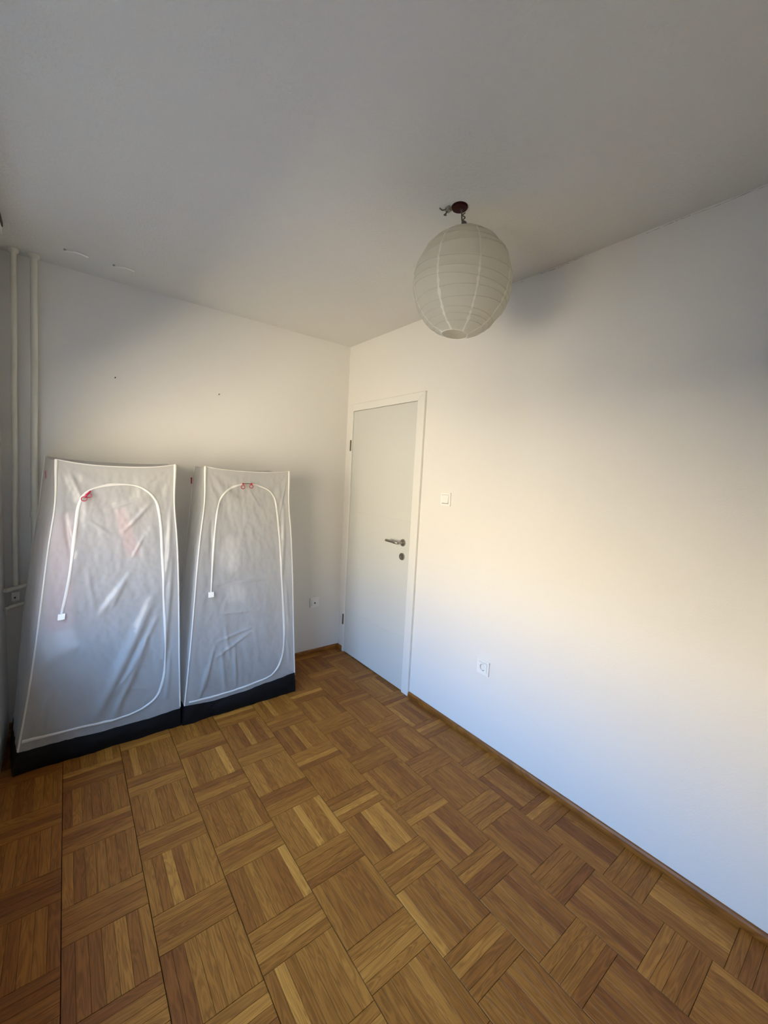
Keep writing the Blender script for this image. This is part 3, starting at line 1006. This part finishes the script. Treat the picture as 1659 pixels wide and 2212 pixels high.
        MB().add(vs, fs).build('zip_flap', M_COVER_EDGE, s.root, smooth=True, org=s.g)
        # stitched end tab of the zip
        (u0, v0), (u1, v1) = tab
        vs, fs = [], []
        for h_ in (0.004, 0.012):
            for (a, b) in ((u0, v0), (u1, v0), (u1, v1), (u0, v1)):
                vs.append(s.front(a, b, h_ + (0.004 if b == v1 else 0)))
        MB().add(vs, [(3, 2, 1, 0), (4, 5, 6, 7)] + [(k, (k + 1) % 4, 4 + (k + 1) % 4, 4 + k) for k in range(4)]).build('zip_end_tab', M_TAPE, s.root, org=s.g)
    def pull(s, a, b, r1, r2, bar_mat, bead=False):
        """zip slider: bar from a to b with two rings hanging at r1, r2 (u, v)"""
        pa, pb = s.front(a[0], a[1], 0.016), s.front(b[0], b[1], 0.016)
        mid = (pa + pb) / 2 + V((0, -0.004, 0.001))
        sl = MB().tube(spline([tuple(pa), tuple(mid), tuple(pb)], 5), 0.0045 if not bead else 0.0028, 10).build('zip_pull', bar_mat, s.root, smooth=True, org=s.g)
        if bead:
            for p_ in (pa, pb):
                MB().lathe([(0.0001, -0.006), (0.004, -0.005), (0.0062, 0), (0.004, 0.005), (0.0001, 0.006)], p_, (0, 0, 1), 12).build('bead', M_REDZIP, sl, smooth=True, org=s.g)
        for rr in (r1, r2):
            c = s.front(rr[0], rr[1], 0.017)
            ring = [c + V((0.0115 * math.cos(2 * math.pi * k / 28), 0.0, 0.0105 * math.sin(2 * math.pi * k / 28))) for k in range(29)]
            MB().tube(ring, 0.0021, 8, caps=False).build('ring', M_REDZIP, sl, smooth=True, org=s.g)
    def tagred(s, p, ax):
        p = V(p)
        vs = [p + V((0, -0.006, 0.020)), p + V((0, 0.006, 0.020)), p + V((0, 0.002, -0.020)), p + V((0, -0.002, -0.020))]
        vs += [v + V((ax, 0, 0)) for v in vs]
        MB().add(vs, [(0, 1, 2, 3), (7, 6, 5, 4)] + [(k, 4 + k, 4 + (k + 1) % 4, (k + 1) % 4) for k in range(4)]).build('red_tag', M_REDZIP, s.root, org=s.g)

M_COVER_EDGE = sheet('seam_nylon', (0.80, 0.79, 0.76), 0.0, 0.35, 0.28, 0.5, 0.25, 60)

QL = dict(fbl=V((-2.060, -0.472, 0)), fbr=V((-1.342, -0.472, 0)), ftl=V((-1.882, -0.400, 1.493)), ftr=V((-1.364, -0.400, 1.497)),
          bbl=V((-2.092, -0.110, 0)), bbr=V((-1.345, -0.110, 0)), btl=V((-1.931, -0.092, 1.506)), btr=V((-1.350, -0.092, 1.500)))
QR = dict(fbl=V((-1.333, -0.478, 0)), fbr=V((-0.628, -0.478, 0)), ftl=V((-1.208, -0.400, 1.497)), ftr=V((-0.685, -0.400, 1.493)),
          bbl=V((-1.333, -0.110, 0)), bbr=V((-0.640, -0.110, 0)), btl=V((-1.192, -0.092, 1.492)), btr=V((-0.700, -0.092, 1.490)))
FL = [(0.79, 0.51, 0.42, 0.11, 0.0382, 0.021), (0.82, 0.43, 0.57, 0.19, 0.0221, 0.0135), (0.75, 0.34, 0.52, 0.085, 0.0255, 0.015),
      (0.4, 0.84, 0.7, 0.88, 0.0153, 0.006), (0.55, 0.76, 0.8, 0.87, 0.017, 0.0075), (0.28, 0.8, 0.43, 0.755, 0.0136, 0.006),
      (0.48, 0.49, 0.55, 0.55, 0.017, 0.006), (0.4, 0.47, 0.6, 0.6, 0.0255, 0.0105), (0.96, 0.7, 0.88, 0.28, 0.0213, 0.012),
      (0.975, 0.86, 0.885, 0.55, 0.0187, 0.0105), (0.05, 0.1, 0.13, 0.25, 0.0136, 0.0075), (0.14, 0.1, 0.14, 0.25, 0.0119, 0.006),
      (0.08, 0.82, 0.17, 0.68, 0.0187, -0.012), (0.66, 0.27, 0.55, 0.2, 0.0102, 0.006), (0.55, 0.205, 0.8, 0.17, 0.0085, 0.0045),
      (0.62, 0.66, 0.72, 0.74, 0.0136, 0.006), (0.3, 0.62, 0.36, 0.5, 0.0187, 0.0075), (0.93, 0.3, 0.9, 0.12, 0.0153, 0.0075),
      (0.2, 0.88, 0.1, 0.97, 0.017, 0.006), (0.7, 0.93, 0.9, 0.98, 0.017, 0.0045)]
FR = [(0.24, 0.3, 0.57, 0.33, 0.0119, 0.0064), (0.25, 0.24, 0.55, 0.31, 0.0136, 0.008), (0.12, 0.09, 0.16, 0.2, 0.0136, 0.008),
      (0.15, 0.12, 0.21, 0.28, 0.0136, 0.008), (0.48, 0.93, 0.62, 0.85, 0.0102, 0.0048), (0.93, 0.85, 0.88, 0.55, 0.0187, 0.0096),
      (0.2, 0.53, 0.74, 0.533, 0.0102, 0.0048), (0.22, 0.41, 0.64, 0.4, 0.0102, 0.0048), (0.97, 0.96, 0.87, 0.8, 0.0153, 0.0064),
      (0.28, 0.26, 0.33, 0.1, 0.0153, 0.008), (0.4, 0.27, 0.43, 0.1, 0.0136, 0.008), (0.93, 0.25, 0.95, 0.14, 0.0136, 0.008),
      (0.1, 0.78, 0.13, 0.62, 0.0153, -0.008), (0.3, 0.36, 0.36, 0.22, 0.017, 0.008), (0.92, 0.5, 0.95, 0.3, 0.017, 0.008)]
WL = Wardrobe(QL, FL, 0.024, [0.070, 0.068, 0.062, 0.062, 0.068], 'wider translucent white fabric wardrobe by the heating pipes, red zip pull upper left', 1.7)
WL.build([(0.012, 0.103), (0.279, 0.099), (0.616, 0.095), (0.803, 0.124), (0.876, 0.193), (0.894, 0.315), (0.881, 0.491), (0.871, 0.664), (0.859, 0.818), (0.809, 0.882),
          (0.666, 0.926), (0.472, 0.933), (0.327, 0.921), (0.227, 0.897), (0.179, 0.854), (0.176, 0.793), (0.174, 0.717), (0.169, 0.611), (0.143, 0.495)],
         ((0.118, 0.496), (0.165, 0.478)))
WL.pull((0.264, 0.905), (0.219, 0.883), (0.250, 0.890), (0.216, 0.878), M_REDZIP)
WL.tagred(WL.side(True, 0.62, 0.945) + V((-0.003, 0, 0)), -0.003)
WR = Wardrobe(QR, FR, 0.018, [0.073, 0.060, 0.064, 0.076, 0.087], 'narrower translucent white fabric wardrobe near the door, two red zip beads at top centre', 4.2)
WR.build([(0.030, 0.084), (0.269, 0.079), (0.556, 0.086), (0.779, 0.109), (0.875, 0.182), (0.9, 0.317), (0.877, 0.526), (0.862, 0.732), (0.837, 0.853), (0.775, 0.908),
          (0.616, 0.94), (0.451, 0.945), (0.297, 0.926), (0.193, 0.889), (0.149, 0.833), (0.145, 0.724), (0.151, 0.504)],
         ((0.122, 0.506), (0.172, 0.486)))
WR.pull((0.414, 0.945), (0.511, 0.946), (0.416, 0.931), (0.512, 0.935), M_WIRE, True)
WR.tagred(WR.side(True, 0.95, 0.94) + V((-0.012, 0, 0)), -0.006)

# ------------------------------------------------------------------ things that show through the cloth
def cloth(name, pts_top, pts_bot, mat, label, cat, fold=0.012, nf=5, thick=0.006, group=None):
    """hanging piece of cloth between two edges (lists of two points), with vertical folds"""
    a, b = map(V, pts_top); c, d = map(V, pts_bot)
    nu, nv = 36, 40
    vs, fs = [], []
    for j in range(nv + 1):
        for i in range(nu + 1):
            u, v = i / nu, j / nv
            p = a.lerp(b, u).lerp(c.lerp(d, u), v)
            p.y += fold * math.sin(u * nf * math.pi) * (0.4 + 0.6 * v) + 0.004 * noise.noise(p * 14)
            p.z += 0.012 * noise.noise(V((u * 4, v * 2, a.x * 9))) * v
            vs.append(p)
    for j in range(nv):
        for i in range(nu):
            k = j * (nu + 1) + i
            fs.append((k, k + 1, k + nu + 2, k + nu + 1))
    o = obj(name, vs, fs, mat, None, True)
    so_ = o.modifiers.new('solid', 'SOLIDIFY'); so_.thickness = thick; so_.offset = 0
    return tag(o, label, cat, group)

M_PINK = plain('pink_cloth', (0.66, 0.40, 0.42), 0.9, spec=0.1, bump=0.3, bscale=300)
M_PALE = plain('pale_cloth', (0.74, 0.72, 0.70), 0.9, spec=0.1, bump=0.3, bscale=300)
M_ROSE = plain('rose_cloth', (0.58, 0.24, 0.22), 0.9, spec=0.1)
M_GREYC = plain('grey_cloth', (0.36, 0.34, 0.34), 0.9, spec=0.1)
M_BLUEGREY = plain('bluegrey_cloth', (0.44, 0.46, 0.48), 0.9, spec=0.1)
cloth('hanging_shirt', ((-1.90, -0.32, 1.20), (-1.82, -0.32, 1.24)), ((-1.945, -0.36, 0.60), (-1.83, -0.37, 0.60)), M_PINK, 'pale pink garment showing through the left wardrobe', 'garment', 0.010, 3)
cloth('hanging_shirt', ((-1.95, -0.385, 0.63), (-1.83, -0.39, 0.65)), ((-1.935, -0.395, 0.50), (-1.80, -0.40, 0.55)), M_PALE, 'pale cloth below the pink garment inside the left wardrobe', 'garment', 0.008, 3)
cloth('scarf', ((-1.645, -0.355, 1.24), (-1.60, -0.355, 1.25)), ((-1.59, -0.36, 0.98), (-1.53, -0.36, 1.00)), M_ROSE, 'thin rose scarf showing through the left wardrobe', 'scarf', 0.004, 3)
cloth('hanging_coat', ((-1.78, -0.25, 1.30), (-1.45, -0.25, 1.30)), ((-1.80, -0.25, 0.28), (-1.43, -0.25, 0.26)), M_GREYC, 'large grey garment filling the left wardrobe', 'garment', 0.03, 7)
cloth('hanging_coat', ((-1.12, -0.25, 1.30), (-0.78, -0.25, 1.30)), ((-1.16, -0.25, 0.30), (-0.74, -0.25, 0.30)), M_BLUEGREY, 'large grey-blue garment filling the right wardrobe', 'garment', 0.02, 5)
cloth('hanging_shirt', ((-1.10, -0.36, 1.06), (-0.99, -0.36, 1.06)), ((-1.10, -0.37, 0.86), (-0.99, -0.37, 0.85)), M_PALE, 'pale cloth at mid height inside the right wardrobe', 'garment', 0.006, 2)
cloth('hanging_shirt', ((-1.07, -0.37, 0.78), (-0.98, -0.37, 0.78)), ((-1.07, -0.385, 0.66), (-0.95, -0.385, 0.66)), M_PALE, 'smaller pale cloth lower inside the right wardrobe', 'garment', 0.006, 2)
